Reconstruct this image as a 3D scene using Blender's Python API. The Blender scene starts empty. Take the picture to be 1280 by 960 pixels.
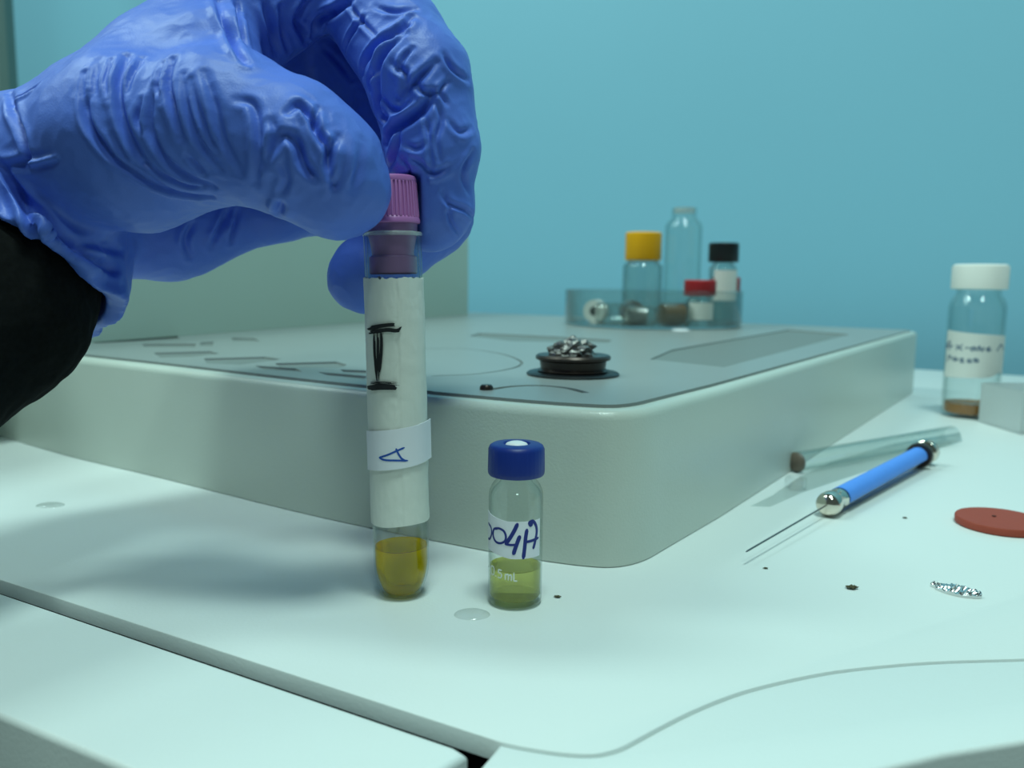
import bpy, bmesh, math, random
import numpy as np
from mathutils import Vector, Matrix, noise
from mathutils.bvhtree import BVHTree
random.seed(7); RNG = np.random.default_rng(7)
MM = 0.001                                   # everything below is written in millimetres
scene = bpy.context.scene
COL = scene.collection

# ------------------------------------------------------------------ camera
F, PITCH, ROLL, CAMH = 1050.0, math.radians(7.2), math.radians(0.62), 72.0
cp, sp, cr, sr = math.cos(PITCH), math.sin(PITCH), math.cos(ROLL), math.sin(ROLL)
FW = np.array([0, cp, -sp]); UP0 = np.array([0, sp, cp]); RT0 = np.array([1.0, 0, 0])
RT = cr * RT0 + sr * UP0; UP = -sr * RT0 + cr * UP0; CAM = np.array([0, 0, CAMH])
def ray(px, py): return FW + RT * (px - 640) / F - UP * (py - 480) / F
def gz(px, py, z=0.0):                        # point at height z (mm)
    r = ray(px, py); return CAM + r * ((z - CAMH) / r[2])
def gy(px, py, y):                            # point at distance y (mm)
    r = ray(px, py); return CAM + r * (y / r[1])
cam = bpy.data.objects.new('camera', bpy.data.cameras.new('camera')); COL.objects.link(cam)
cam.matrix_world = Matrix(((RT[0], UP[0], -FW[0], 0), (RT[1], UP[1], -FW[1], 0), (RT[2], UP[2], -FW[2], CAMH * MM), (0, 0, 0, 1)))
cam.data.sensor_width = 36; cam.data.lens = F / 1280 * 36
cam.data.clip_start = 0.01; cam.data.clip_end = 20
cam.data.dof.use_dof = True; cam.data.dof.focus_distance = 0.187; cam.data.dof.aperture_fstop = 19
scene.camera = cam

# ------------------------------------------------------------------ light
def area(name, loc, size, power, color, target=(0, 0.25, 0)):
    l = bpy.data.lights.new(name, 'AREA'); l.shape = 'RECTANGLE'; l.size, l.size_y = size
    l.energy = power; l.color = color
    o = bpy.data.objects.new(name, l); COL.objects.link(o); o.location = loc
    d = Vector(target) - Vector(loc); o.rotation_euler = d.to_track_quat('-Z', 'Y').to_euler()
    return o
TUBE = (0.72, 1.0, 0.93)
area('ceiling_lamp_1', (0.15, -1.05, 1.75), (0.30, 0.20), 7, TUBE)
area('ceiling_lamp_2', (-1.00, 0.30, 1.60), (0.20, 0.50), 12, TUBE)
area('ceiling_lamp_3', (0.12, -0.20, 1.95), (0.50, 0.25), 26, TUBE, (0, 0.2, 0))
area('wall_fill_light', (-1.5, 0.65, 1.4), (0.4, 0.9), 11, TUBE, (-0.9, 1.4, 0.2))  # added unseen light that brightens the left part of the wall
w = bpy.data.worlds.new('room_light'); scene.world = w; w.use_nodes = True
w.node_tree.nodes['Background'].inputs[0].default_value = (0.62, 0.93, 0.90, 1)
w.node_tree.nodes['Background'].inputs[1].default_value = 0.10
scene.view_settings.view_transform = 'Standard'; scene.view_settings.look = 'None'
scene.view_settings.gamma = 1; scene.view_settings.use_curve_mapping = False
scene.view_settings.exposure = -0.18
scene.cycles.use_denoising = True
scene.cycles.max_bounces = 16; scene.cycles.transparent_max_bounces = 24; scene.cycles.transmission_bounces = 12
scene.cycles.sample_clamp_indirect = 4

# ------------------------------------------------------------------ materials
def new_mat(name):
    m = bpy.data.materials.new(name); m.use_nodes = True; nt = m.node_tree; nt.nodes.clear()
    out = nt.nodes.new('ShaderNodeOutputMaterial'); return m, nt, out
def mat(name, color, rough=0.5, metal=0.0, spec=0.5, var=0.0, scale=200.0, bump=0.0, bscale=800.0, trans=0.0, ior=1.45, coat=0.0, sheen=0.0, sss=0.0):
    m, nt, out = new_mat(name)
    b = nt.nodes.new('ShaderNodeBsdfPrincipled'); nt.links.new(b.outputs[0], out.inputs[0])
    b.inputs['Base Color'].default_value = (*color, 1); b.inputs['Roughness'].default_value = rough
    b.inputs['Metallic'].default_value = metal; b.inputs['Specular IOR Level'].default_value = spec
    b.inputs['Transmission Weight'].default_value = trans; b.inputs['IOR'].default_value = ior
    b.inputs['Coat Weight'].default_value = coat; b.inputs['Sheen Weight'].default_value = sheen
    if sss:
        b.inputs['Subsurface Weight'].default_value = sss; b.inputs['Subsurface Radius'].default_value = (0.001, 0.001, 0.001); b.inputs['Subsurface Scale'].default_value = 1
    tc = nt.nodes.new('ShaderNodeTexCoord')
    if var:
        n = nt.nodes.new('ShaderNodeTexNoise'); n.inputs['Scale'].default_value = scale; n.inputs['Detail'].default_value = 4
        r = nt.nodes.new('ShaderNodeMapRange'); r.inputs[3].default_value = 1 - var; r.inputs[4].default_value = 1 + var
        mx = nt.nodes.new('ShaderNodeVectorMath'); mx.operation = 'SCALE'; mx.inputs[0].default_value = color
        nt.links.new(tc.outputs['Object'], n.inputs['Vector']); nt.links.new(n.outputs[0], r.inputs[0])
        nt.links.new(r.outputs[0], mx.inputs['Scale']); nt.links.new(mx.outputs[0], b.inputs['Base Color'])
    if bump:
        n = nt.nodes.new('ShaderNodeTexNoise'); n.inputs['Scale'].default_value = bscale; n.inputs['Detail'].default_value = 3
        bp = nt.nodes.new('ShaderNodeBump'); bp.inputs['Strength'].default_value = bump; bp.inputs['Distance'].default_value = 0.0002
        nt.links.new(tc.outputs['Object'], n.inputs['Vector']); nt.links.new(n.outputs[0], bp.inputs['Height']); nt.links.new(bp.outputs[0], b.inputs['Normal'])
    return m
def glass(name, tint=(0.97, 0.985, 0.98), edge=(0.62, 0.72, 0.70), refl=1.0, rough=0.02):
    """clear thin-walled glass: tinted pass-through, darker at grazing angles, with Fresnel gloss"""
    m, nt, out = new_mat(name); N = nt.nodes
    lw = N.new('ShaderNodeLayerWeight'); lw.inputs[0].default_value = 0.35
    pw = N.new('ShaderNodeMath'); pw.operation = 'POWER'; pw.inputs[1].default_value = 2.2
    mx = N.new('ShaderNodeMix'); mx.data_type = 'RGBA'; mx.inputs[6].default_value = (*tint, 1); mx.inputs[7].default_value = (*edge, 1)
    t = N.new('ShaderNodeBsdfTransparent'); g = N.new('ShaderNodeBsdfGlossy'); g.inputs['Roughness'].default_value = rough
    lf = N.new('ShaderNodeLayerWeight'); lf.inputs[0].default_value = 0.5      # Schlick term from 1 - |cos|
    p5 = N.new('ShaderNodeMath'); p5.operation = 'POWER'; p5.inputs[1].default_value = 5.0
    fr = N.new('ShaderNodeMath'); fr.operation = 'MULTIPLY_ADD'; fr.inputs[1].default_value = 0.9; fr.inputs[2].default_value = 0.04
    nt.links.new(lf.outputs['Facing'], p5.inputs[0]); nt.links.new(p5.outputs[0], fr.inputs[0])
    ml = N.new('ShaderNodeMath'); ml.operation = 'MULTIPLY'; ml.inputs[1].default_value = refl; ml.use_clamp = True
    s = N.new('ShaderNodeMixShader')
    nt.links.new(lw.outputs['Facing'], pw.inputs[0]); nt.links.new(pw.outputs[0], mx.inputs[0]); nt.links.new(mx.outputs[2], t.inputs[0])
    nt.links.new(fr.outputs[0], ml.inputs[0]); nt.links.new(ml.outputs[0], s.inputs[0]); nt.links.new(t.outputs[0], s.inputs[1]); nt.links.new(g.outputs[0], s.inputs[2])
    nt.links.new(s.outputs[0], out.inputs[0]); return m
def liquid(name, color, clear=0.45, ior=1.36):
    m, nt, out = new_mat(name); N = nt.nodes
    t = N.new('ShaderNodeBsdfTransparent'); t.inputs[0].default_value = (*color, 1)
    g = N.new('ShaderNodeBsdfGlass'); g.inputs[0].default_value = (*color, 1); g.inputs['IOR'].default_value = ior; g.inputs['Roughness'].default_value = 0.0
    s = N.new('ShaderNodeMixShader'); s.inputs[0].default_value = clear
    nt.links.new(g.outputs[0], s.inputs[1]); nt.links.new(t.outputs[0], s.inputs[2]); nt.links.new(s.outputs[0], out.inputs[0]); return m

M = dict(
    deck=mat('deck_enamel', (0.72, 0.765, 0.755), 0.38, var=0.012, scale=14, bump=0.25, bscale=1400),
    housing=mat('housing_enamel', (0.585, 0.64, 0.58), 0.30, var=0.015, scale=10, bump=0.35, bscale=1500),
    tower=mat('tower_enamel', (0.43, 0.52, 0.455), 0.5, var=0.02, scale=6),
    plate=mat('plate_grey', (0.30, 0.33, 0.325), 0.34, var=0.04, scale=35, bump=0.2, bscale=900),
    gasket=mat('gasket_grey', (0.20, 0.225, 0.215), 0.5),
    black_gap=mat('chassis_and_gap_shade', (0.02, 0.024, 0.024), 0.7),
    wall=mat('wall_blue_paint', (0.235, 0.53, 0.68), 0.55, var=0.02, scale=3),
    post=mat('post_green', (0.10, 0.17, 0.16), 0.6),
    glove=mat('nitrile_blue', (0.105, 0.205, 0.74), 0.44, spec=0.4, var=0.05, scale=60, bump=0.25, bscale=2500),
    sleeve=mat('sleeve_black', (0.008, 0.009, 0.009), 0.95, var=0.5, scale=900, spec=0.1),
    glass=glass('clear_glass'), glass_bg=glass('dish_glass', (0.93, 0.95, 0.94), (0.38, 0.46, 0.44), 1.6, 0.05),
    gold=liquid('golden_liquid', (1.0, 0.80, 0.05), 0.42), olive=liquid('olive_liquid', (0.82, 0.80, 0.40), 0.45),
    amber=mat('amber_residue', (0.36, 0.13, 0.01), 0.3), brownish=mat('brown_residue', (0.22, 0.13, 0.06), 0.4),
    purple=mat('purple_stopper', (0.46, 0.17, 0.44), 0.42, sss=0.15), purple_dark=mat('purple_plug', (0.34, 0.17, 0.36), 0.38, coat=0.5),
    paper=mat('paper_wrap', (0.76, 0.78, 0.72), 0.8, var=0.07, scale=160, bump=0.6, bscale=500),
    sticker=mat('white_sticker', (0.84, 0.84, 0.90), 0.6),
    graphite=mat('black_crayon', (0.012, 0.013, 0.016), 0.6), ink=mat('blue_ink', (0.012, 0.025, 0.22), 0.5), ink2=mat('blue_pen', (0.02, 0.09, 0.42), 0.5),
    greyink=mat('grey_blue_pen', (0.10, 0.16, 0.24), 0.6), print_white=mat('white_print', (0.8, 0.82, 0.8), 0.6),
    blue_cap=mat('blue_cap', (0.006, 0.028, 0.235), 0.42), white_cap=mat('white_cap', (0.86, 0.85, 0.80), 0.45), septum_white=mat('septum_white', (0.85, 0.85, 0.88), 0.4),
    yellow=mat('yellow_cap', (1.0, 0.46, 0.003), 0.45), black_cap=mat('black_cap', (0.008, 0.01, 0.012), 0.35), red=mat('red_cap', (0.42, 0.015, 0.02), 0.45),
    label=mat('label_white', (0.74, 0.74, 0.70), 0.7), chrome=mat('chrome', (0.78, 0.70, 0.60), 0.12, metal=1), steel=mat('needle_steel', (0.22, 0.22, 0.22), 0.35, metal=1),
    darkmetal=mat('dark_metal', (0.06, 0.045, 0.04), 0.32, metal=0.7), blue_sleeve=mat('blue_barrel_paper', (0.10, 0.31, 0.92), 0.55, var=0.05, scale=300),
    disc=mat('red_rubber', (0.34, 0.055, 0.03), 0.6, var=0.06, scale=400, bump=0.3), hole=mat('hole_dark', (0.05, 0.012, 0.01), 0.7),
    foil=mat('foil', (0.75, 0.75, 0.75), 0.22, metal=1), darkfoil=mat('grey_foil_lump', (0.26, 0.25, 0.24), 0.45, metal=0.9),
    frosted=mat('frosted_plastic', (0.80, 0.84, 0.84), 0.45, trans=0.55, ior=1.2), crumb=mat('crumb', (0.10, 0.09, 0.05), 0.8),
    rim=mat('rim_highlight_white', (0.85, 0.9, 0.9), 0.08, trans=0.75, ior=1.5, spec=0.9),
    septum_brown=mat('brown_septum', (0.16, 0.12, 0.09), 0.45), water=glass('water', (0.995, 0.995, 0.995), (0.80, 0.85, 0.84), 1.0, 0.01), film=glass('clear_film', (0.97, 0.98, 0.975), (0.88, 0.91, 0.90), 0.7, 0.12),
    grey_plastic=mat('grey_plastic', (0.30, 0.30, 0.28), 0.5), floor=mat('floor_grey', (0.30, 0.33, 0.32), 0.6, var=0.1, scale=8),
)

# ------------------------------------------------------------------ helpers
def link(name, me, m, parent=None, smooth=True):
    o = bpy.data.objects.new(name, me); COL.objects.link(o)
    if m is not None: me.materials.append(m)
    if smooth:
        for p in me.polygons: p.use_smooth = True
    if parent is not None: o.parent = parent
    return o
def from_bm(name, bm, m, parent=None, smooth=False, auto=None):
    bmesh.ops.recalc_face_normals(bm, faces=bm.faces)
    me = bpy.data.meshes.new(name); bm.to_mesh(me); bm.free()
    o = link(name, me, m, parent, smooth)
    if auto is not None:
        me.set_sharp_from_angle(angle=math.radians(auto))
    return o
def thing(name, label, cat, loc=(0, 0, 0), group=None):
    o = bpy.data.objects.new(name, None); COL.objects.link(o); o.empty_display_size = 0.01
    o.location = [c * MM for c in loc]; o['label'] = label; o['category'] = cat
    if group: o['group'] = group
    return o
def tag(o, label, cat, group=None):
    o['label'] = label; o['category'] = cat
    if group: o['group'] = group
    return o
def lathe(name, prof, m, parent=None, seg=64, wob=None, auto=40, rot=None, off=(0, 0, 0)):
    """revolve (r, z) in mm round Z; r=0 closes; wob(a, r, z)->(dr, dz)"""
    bm = bmesh.new(); rings = []
    for (r, z) in prof:
        if r <= 1e-6: rings.append([bm.verts.new((0, 0, z * MM))]); continue
        ring = []
        for i in range(seg):
            a = 2 * math.pi * i / seg; dr, dz = wob(a, r, z) if wob else (0, 0)
            ring.append(bm.verts.new(((r + dr) * math.cos(a) * MM, (r + dr) * math.sin(a) * MM, (z + dz) * MM)))
        rings.append(ring)
    for A, B in zip(rings, rings[1:]):
        for i in range(seg):
            j = (i + 1) % seg
            if len(A) == 1 and len(B) == 1: continue
            if len(A) == 1: bm.faces.new((A[0], B[i], B[j]))
            elif len(B) == 1: bm.faces.new((A[i], A[j], B[0]))
            else: bm.faces.new((A[i], A[j], B[j], B[i]))
    if rot is not None: bm.transform(rot)
    bm.transform(Matrix.Translation([c * MM for c in off]))
    return from_bm(name, bm, m, parent, True, auto)
def prism(name, pts, z0, z1, m, parent=None, bevel=0, segs=3, all_edges=False):
    bm = bmesh.new(); vs = [bm.verts.new((p[0] * MM, p[1] * MM, z1 * MM)) for p in pts]
    f = bm.faces.new(vs); lo = [bm.verts.new((p[0] * MM, p[1] * MM, z0 * MM)) for p in pts]
    n = len(pts)
    for i in range(n): bm.faces.new((vs[i], vs[(i + 1) % n], lo[(i + 1) % n], lo[i]))
    bm.faces.new(lo[::-1]); bmesh.ops.recalc_face_normals(bm, faces=bm.faces)
    if bevel:
        ed = [e for e in bm.edges if all(v.co.z > (z1 - 1e-3) * MM for v in e.verts)]
        bmesh.ops.bevel(bm, geom=ed, offset=bevel * MM, segments=segs, affect='EDGES', profile=0.5, clamp_overlap=True)
    return from_bm(name, bm, m, parent, True, 35)
def axis_rot(d):                              # rotation taking +Z to direction d
    return Vector(d).normalized().to_track_quat('Z', 'Y').to_matrix().to_4x4()
def tilt(base, top):
    """matrix (metres) that stands a lathe at base and leans it to top"""
    d = Vector(np.array(top, float) - np.array(base, float)); q = Vector((0, 0, 1)).rotation_difference(d.normalized())
    return q
def smooth_path(pts, n=8):
    pts = [np.array(p, float) for p in pts]
    if len(pts) < 3:
        return [pts[0] + (pts[-1] - pts[0]) * t for t in np.linspace(0, 1, n + 1)]
    P = [2 * pts[0] - pts[1]] + pts + [2 * pts[-1] - pts[-2]]; out = []
    for i in range(1, len(P) - 2):
        for k in range(n):
            t = k / n; a, b, c, d = P[i - 1], P[i], P[i + 1], P[i + 2]
            out.append(0.5 * ((2 * b) + (-a + c) * t + (2 * a - 5 * b + 4 * c - d) * t * t + (-a + 3 * b - 3 * c + d) * t ** 3))
    out.append(P[-2]); return out
def strokes(name, lines, width, R, m, parent, th=0.05, cyl=True, smooth=True, taper=0.0, flip=1):
    """hand-written strokes as thin inked ribbons wrapped round a cylinder of radius R (front = -Y).
    lines: polylines of (s, t): s = mm to the right along the surface, t = mm up"""
    bm = bmesh.new()
    for li, ln in enumerate(lines):
        wdt = width
        if isinstance(ln, tuple): wdt, ln = ln
        P = smooth_path(ln, 6) if smooth else [np.array(p, float) for p in ln]
        n = len(P); prev = None; off = th + 0.012 * (li % 5)
        def put(s, t, o):
            if cyl:
                a = s / R; return bm.verts.new(((R + o) * math.sin(a) * MM, -(R + o) * math.cos(a) * MM, t * MM))
            return bm.verts.new((s * MM, -o * MM, t * MM))
        for i in range(n):
            d = P[min(i + 1, n - 1)] - P[max(i - 1, 0)]; d = d / (np.linalg.norm(d) + 1e-9); nn = np.array([-d[1], d[0]])
            ends = 0.45 if i in (0, n - 1) else 1.0
            hw = wdt / 2 * ends * (1 + taper * math.sin(i * 1.7 + li))
            p = P[i] - d * (wdt * 0.25 if i == 0 else 0) + d * (wdt * 0.25 if i == n - 1 else 0)
            a, b = p + nn * hw, p - nn * hw
            row = (put(a[0], a[1], off), put(b[0], b[1], off), put(b[0], b[1], 0.0), put(a[0], a[1], 0.0))
            if prev:
                for k in range(4): bm.faces.new((prev[k], prev[(k + 1) % 4], row[(k + 1) % 4], row[k]))
            else: bm.faces.new(row)
            prev = row
        bm.faces.new(prev[::-1])
    return from_bm(name, bm, m, parent, False)
def wrap(name, R, s0, s1, t_lo, t_hi, m, parent, th=0.12, ns=60, nt=14, bulge=None, flag=None):
    """paper label: piece of cylinder of radius R between arc positions s0..s1 (mm); t_lo(s), t_hi(s) its edges"""
    bm = bmesh.new(); G = []
    for i in range(ns + 1):
        s = s0 + (s1 - s0) * i / ns; row = []
        for j in range(nt + 1):
            t = t_lo(s) + (t_hi(s) - t_lo(s)) * j / nt; o = bulge(s, t) if bulge else 0
            pr = []
            for e in (th, 0.0):
                if flag is not None and s > flag:
                    a = flag / R; q = s - flag
                    x = (R + e + o) * math.sin(a) + q * math.cos(a); y = -(R + e + o) * math.cos(a) + q * math.sin(a)
                    pr.append(bm.verts.new((x * MM, y * MM, t * MM)))
                else:
                    a = s / R; pr.append(bm.verts.new(((R + e + o) * math.sin(a) * MM, -(R + e + o) * math.cos(a) * MM, t * MM)))
            row.append(pr)
        G.append(row)
    for i in range(ns):
        for j in range(nt):
            a, b, c, d = G[i][j], G[i + 1][j], G[i + 1][j + 1], G[i][j + 1]
            bm.faces.new((a[0], b[0], c[0], d[0])); bm.faces.new((d[1], c[1], b[1], a[1]))
    for i in range(ns):
        for j, f in ((0, 1), (nt, 0)):
            a, b = G[i][j], G[i + 1][j]; bm.faces.new((a[0], a[1], b[1], b[0]) if f else (a[0], b[0], b[1], a[1]))
    for j in range(nt):
        for i in (0, ns):
            a, b = G[i][j], G[i][j + 1]; bm.faces.new((a[0], b[0], b[1], a[1]))
    return from_bm(name, bm, m, parent, True, 40)

# ------------------------------------------------------------------ the room
def struct(o): o['kind'] = 'structure'; return o
BD = np.array([-345.0, 234.0]) / 416.9       # direction of the instrument's back edge (running left)
SD = np.array([234.0, 345.0]) / 416.9        # direction of its right side (running back)
back0 = np.array([401.3, 654.6])
wp = back0 + SD * 90
def wallpts(p, a, b, th): q0 = p + BD * a; q1 = p + BD * b; return [q0, q0 + SD * th, q1 + SD * th, q1]
struct(prism('wall_back', wallpts(wp, -1500, 5200, 80), -500, 1300, M['wall']))
fl = struct(prism('floor', [(-4500, -900), (2200, -900), (2200, 4600), (-4500, 4600)], -560, -500, M['floor']))
# dark upright at the far left, in front of the wall
q = gy(-9, 60, 1150)
bm = bmesh.new(); bmesh.ops.create_cone(bm, cap_ends=True, segments=24, radius1=0.017, radius2=0.017, depth=0.4)
bm.transform(Matrix.Translation((q[0] * MM, 1.15, 0.47)))
bm.free()
post = prism('trim_1', [(q[0] - 22, 1140), (q[0] + 13, 1140), (q[0] + 21, 1146), (q[0] + 21, 1166), (q[0] - 22, 1166)], -500, 1250, M['post'])
struct(post)

# ------------------------------------------------------------------ the instrument
inst = thing('laboratory_instrument', 'pale green enamelled laboratory instrument with raised housing, grey top plate and flat deck', 'laboratory instrument', (0, 300, -500))
def rel(o): o.location = (0, -0.3, 0.5); return o      # parts are modelled in world millimetres
SLD = np.array([119.3, -67.6]); SLD /= np.linalg.norm(SLD)
s_far = gz(0, 724)[:2] - SLD * 330; s_near = gz(625, 927)[:2]
seam = [gz(*p)[:2] for p in [(625, 927), (660, 934), (700, 940), (728, 942), (750, 941), (775, 934), (800, 921), (828, 906), (860, 890), (898, 874), (940, 860), (1000, 846), (1060, 836), (1160, 827), (1280, 823)]]
seam = smooth_path(seam, 5)
tailp = [seam[-1] + np.array([60, 3]), seam[-1] + np.array([140, 12])]
right_far = back0 - BD * 60
left_back = back0 + BD * 1150
deck_pts = [s_far] + seam + tailp + [np.array([520, 420]), right_far, left_back]
rel(prism('deck_panel', deck_pts, -3.5, 0, M['deck'], inst, bevel=0.35, segs=2))
# lower right cover panel, with a hair gap to the deck panel
def offs(path, d):
    out = []
    for i in range(len(path)):
        t = path[min(i + 1, len(path) - 1)] - path[max(i - 1, 0)]; t = t / np.linalg.norm(t); out.append(path[i] + np.array([t[1], -t[0]]) * d)
    return out
lowseam = offs(seam + tailp, 0.35)
fr = [gz(*p)[:2] for p in [(1700, 896), (1400, 908), (1280, 926), (1180, 942), (1080, 966)]]
fr2 = fr[-1] + np.array([-14, -9]); 
side_pts = [lowseam[0]] + lowseam[1:] + fr + [fr2, fr2 + np.array([-30, -12]), np.array([-19, 92.0]), gz(585, 975)[:2]]
rel(prism('side_cover', side_pts, -30, -0.1, M['deck'], inst, bevel=1.1, segs=4))
# front cover with rounded front edge
c0 = gz(0, 737)[:2] - SLD * 330; c1 = gz(577, 935)[:2]
e0 = gz(0, 868)[:2]; e1 = gz(200, 948)[:2]; ED = (e1 - e0) / np.linalg.norm(e1 - e0)
cA = gz(584, 942)[:2]; cB = gz(520, 968)[:2] + np.array([-9, -14])
nrm = np.array([-SLD[1], SLD[0]])
eN = np.array([ED[1], -ED[0]])
front_pts = [c0, c1 - SLD * 1.2, c1 + np.array([-.2, -.3]), cA, cB, e0 + ED * 78 + eN * 4, e0 - ED * 330 + eN * 4]
rel(prism('front_cover', front_pts, -60, -0.05, M['deck'], inst, bevel=5.0, segs=10))
rel(prism('gap_shade', [gz(583, 977)[:2] + np.array([-0.4, 0]), gz(623, 925)[:2] + np.array([-0.4, 0.3]), gz(623, 925)[:2] + np.array([6, -1.6]), gz(583, 977)[:2] + np.array([3, 0])], -29, -2.3, M['black_gap'], inst))  # black strip added to paint the shade in the gap between the covers
# chassis below
ch = [s_far + np.array([0, -60]) * 0 - nrm * 0, s_near - SLD * 4, np.array([12, 108.0]), np.array([200, 158.0]), np.array([515, 425]), right_far, left_back]
rel(prism('chassis', [e0 - ED * 322 + eN * -4, e0 + ED * 70 + eN * -5, np.array([-14, 100.0]), np.array([110, 140.0]), np.array([240, 176.0]), np.array([512, 428]), back0 - BD * 52 - SD * 6, left_back - SD * 6 - BD * 8], -500, -10.5, M['black_gap'], inst))
# raised housing: bowed front, rounded near corner
def arc(c, r, a0, a1, n): return [np.array([c[0] + r * math.cos(a), c[1] + r * math.sin(a)]) for a in np.linspace(a0, a1, n)]
front_curve = smooth_path([(-345, 458), (-288, 410), (-228, 366.5), (-175, 326), (-125.6, 292.5), (-57.2, 245), (-6.8, 215.5), (10, 207.2)], 6)
corner = smooth_path([(10, 207.2), (18, 204.4), (24.5, 203.4), (30, 205.2), (35.5, 210), (42, 219)], 4)
right_side = [np.array(p) for p in [(63.8, 249.5), (113.6, 323.8), (190, 438), (262, 545)]]
rc = smooth_path([(262, 545), (265.5, 553), (261, 560)], 4)
back_l = np.array([261.0, 560.0]) + BD * 700
h_pts = front_curve + corner[1:] + right_side + rc[1:] + [back_l]
def inset(pts, d):
    n = len(pts); out = []
    area2 = sum(pts[i][0] * pts[(i + 1) % n][1] - pts[(i + 1) % n][0] * pts[i][1] for i in range(n)); s = 1 if area2 > 0 else -1
    for i in range(n):
        a, b, c = pts[i - 1], pts[i], pts[(i + 1) % n]
        d1 = (b - a) / (np.linalg.norm(b - a) + 1e-9); d2 = (c - b) / (np.linalg.norm(c - b) + 1e-9)
        n1 = np.array([-d1[1], d1[0]]) * s; n2 = np.array([-d2[1], d2[0]]) * s; m_ = n1 + n2
        k = max(0.5, (m_ @ m_) / 2) if (m_ @ m_) > 0 else 1
        out.append(b + m_ / k * d)
    return out
rel(prism('raised_housing', h_pts, 0.25, 40, M['housing'], inst, bevel=2.6, segs=5))
hs = inset(h_pts, -0.15)
rel(prism('housing_gasket', inset(h_pts, 1.0), 0.0, 0.24, M['black_gap'], inst))
rel(prism('plate_gasket', inset(h_pts, 4.0), 40.0, 40.12, M['gasket'], inst))
plate = rel(prism('top_plate', inset(h_pts, 4.5), 40.12, 40.8, M['plate'], inst))
cb = bmesh.new()
def cut_poly(pts, z0=40.0, z1=41.5):
    vs = [cb.verts.new((p[0] * MM, p[1] * MM, z1 * MM)) for p in pts]; lo = [cb.verts.new((p[0] * MM, p[1] * MM, z0 * MM)) for p in pts]; n = len(pts)
    cb.faces.new(vs)
    for i in range(n): cb.faces.new((vs[i], lo[i], lo[(i + 1) % n], vs[(i + 1) % n]))
    cb.faces.new(lo[::-1])
def cut_line(path, wd):
    path = [np.array(p[:2], float) for p in path]; L = []; Rr = []
    for i in range(len(path)):
        t = path[min(i + 1, len(path) - 1)] - path[max(i - 1, 0)]; t = t / np.linalg.norm(t); nn = np.array([-t[1], t[0]]) * wd / 2
        L.append(path[i] + nn); Rr.append(path[i] - nn)
    cut_poly(L + Rr[::-1])
P40 = lambda x, y: gz(x, y, 40.8)[:2]
for quad in [[(178, 430), (180, 433.5), (244, 434), (245, 429.5)], [(250, 428), (250, 432.5), (266, 432.5), (267, 427)], [(118, 425), (118, 429), (225, 423.5), (220, 418.5)],
             [(192, 441), (200, 447), (240, 446), (275, 442), (262, 439)], [(255, 448), (258, 454), (300, 456), (352, 449), (330, 446)], [(319, 457), (330, 462), (378, 464.5), (370, 460.5)],
             [(344, 454), (350, 459), (425, 460), (434, 456), (420, 452)], [(397, 465), (410, 469), (456, 474), (458, 470)], [(425, 462), (430, 465), (458, 467), (458, 463)], [(290, 422), (290, 426), (325, 426.5), (318, 423)],
             [(586, 420), (640, 426.5), (760, 428.5), (765, 425), (700, 421), (600, 416.5)]]:
    cut_poly([P40(*p) for p in quad])
cut_line(smooth_path([P40(*p) for p in [(612, 487), (640, 483), (675, 482), (708, 485), (732, 491)]], 5), 2.6)
cut_line([P40(198, 453.5), P40(330, 468), P40(470, 483.5), P40(540, 489)], 0.9)
cut_line(smooth_path([P40(*p) for p in [(520, 436), (580, 436), (625, 442), (650, 451), (645, 459), (600, 467), (540, 470)]], 5), 1.1)
cut_poly([P40(*p) for p in [(905, 459), (812, 449), (840, 437), (985, 412), (1062, 418)]][::-1])
bmesh.ops.recalc_face_normals(cb, faces=cb.faces)
cme = bpy.data.meshes.new('cutters'); cb.to_mesh(cme); cb.free(); cob = bpy.data.objects.new('cutters', cme); COL.objects.link(cob)
md = plate.modifiers.new('cut', 'BOOLEAN'); md.object = cob; md.operation = 'DIFFERENCE'; md.solver = 'EXACT'
dg = bpy.context.evaluated_depsgraph_get(); dg.update()
pm = bpy.data.meshes.new_from_object(plate.evaluated_get(dg)); plate.modifiers.clear(); plate.data = pm
bpy.data.objects.remove(cob)
for p in pm.polygons: p.use_smooth = False
# tall rear tower behind the left of the top plate
tA = np.array(gz(60, 432, 41)[:2]); tB = np.array(gz(585, 393, 41)[:2]); tD = (tB - tA) / np.linalg.norm(tB - tA); tN = np.array([-tD[1], tD[0]])
tower_pts = [tA - tD * 90, tB, tB + tN * 90, tA - tD * 90 + tN * 160]
rel(prism('rear_tower', tower_pts, 40.9, 107.5, M['tower'], inst, bevel=3, segs=3))
# small screw button in the plate groove
sc_ = gz(608, 487, 40.8)
rel(lathe('screw', [(0, 1.6), (1.4, 1.4), (1.9, 0.8), (1.9, 0), (0, 0)], M['darkmetal'], inst, 20, off=(sc_[0] - 0, sc_[1], 40.8)))
for o in inst.children: pass

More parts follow.
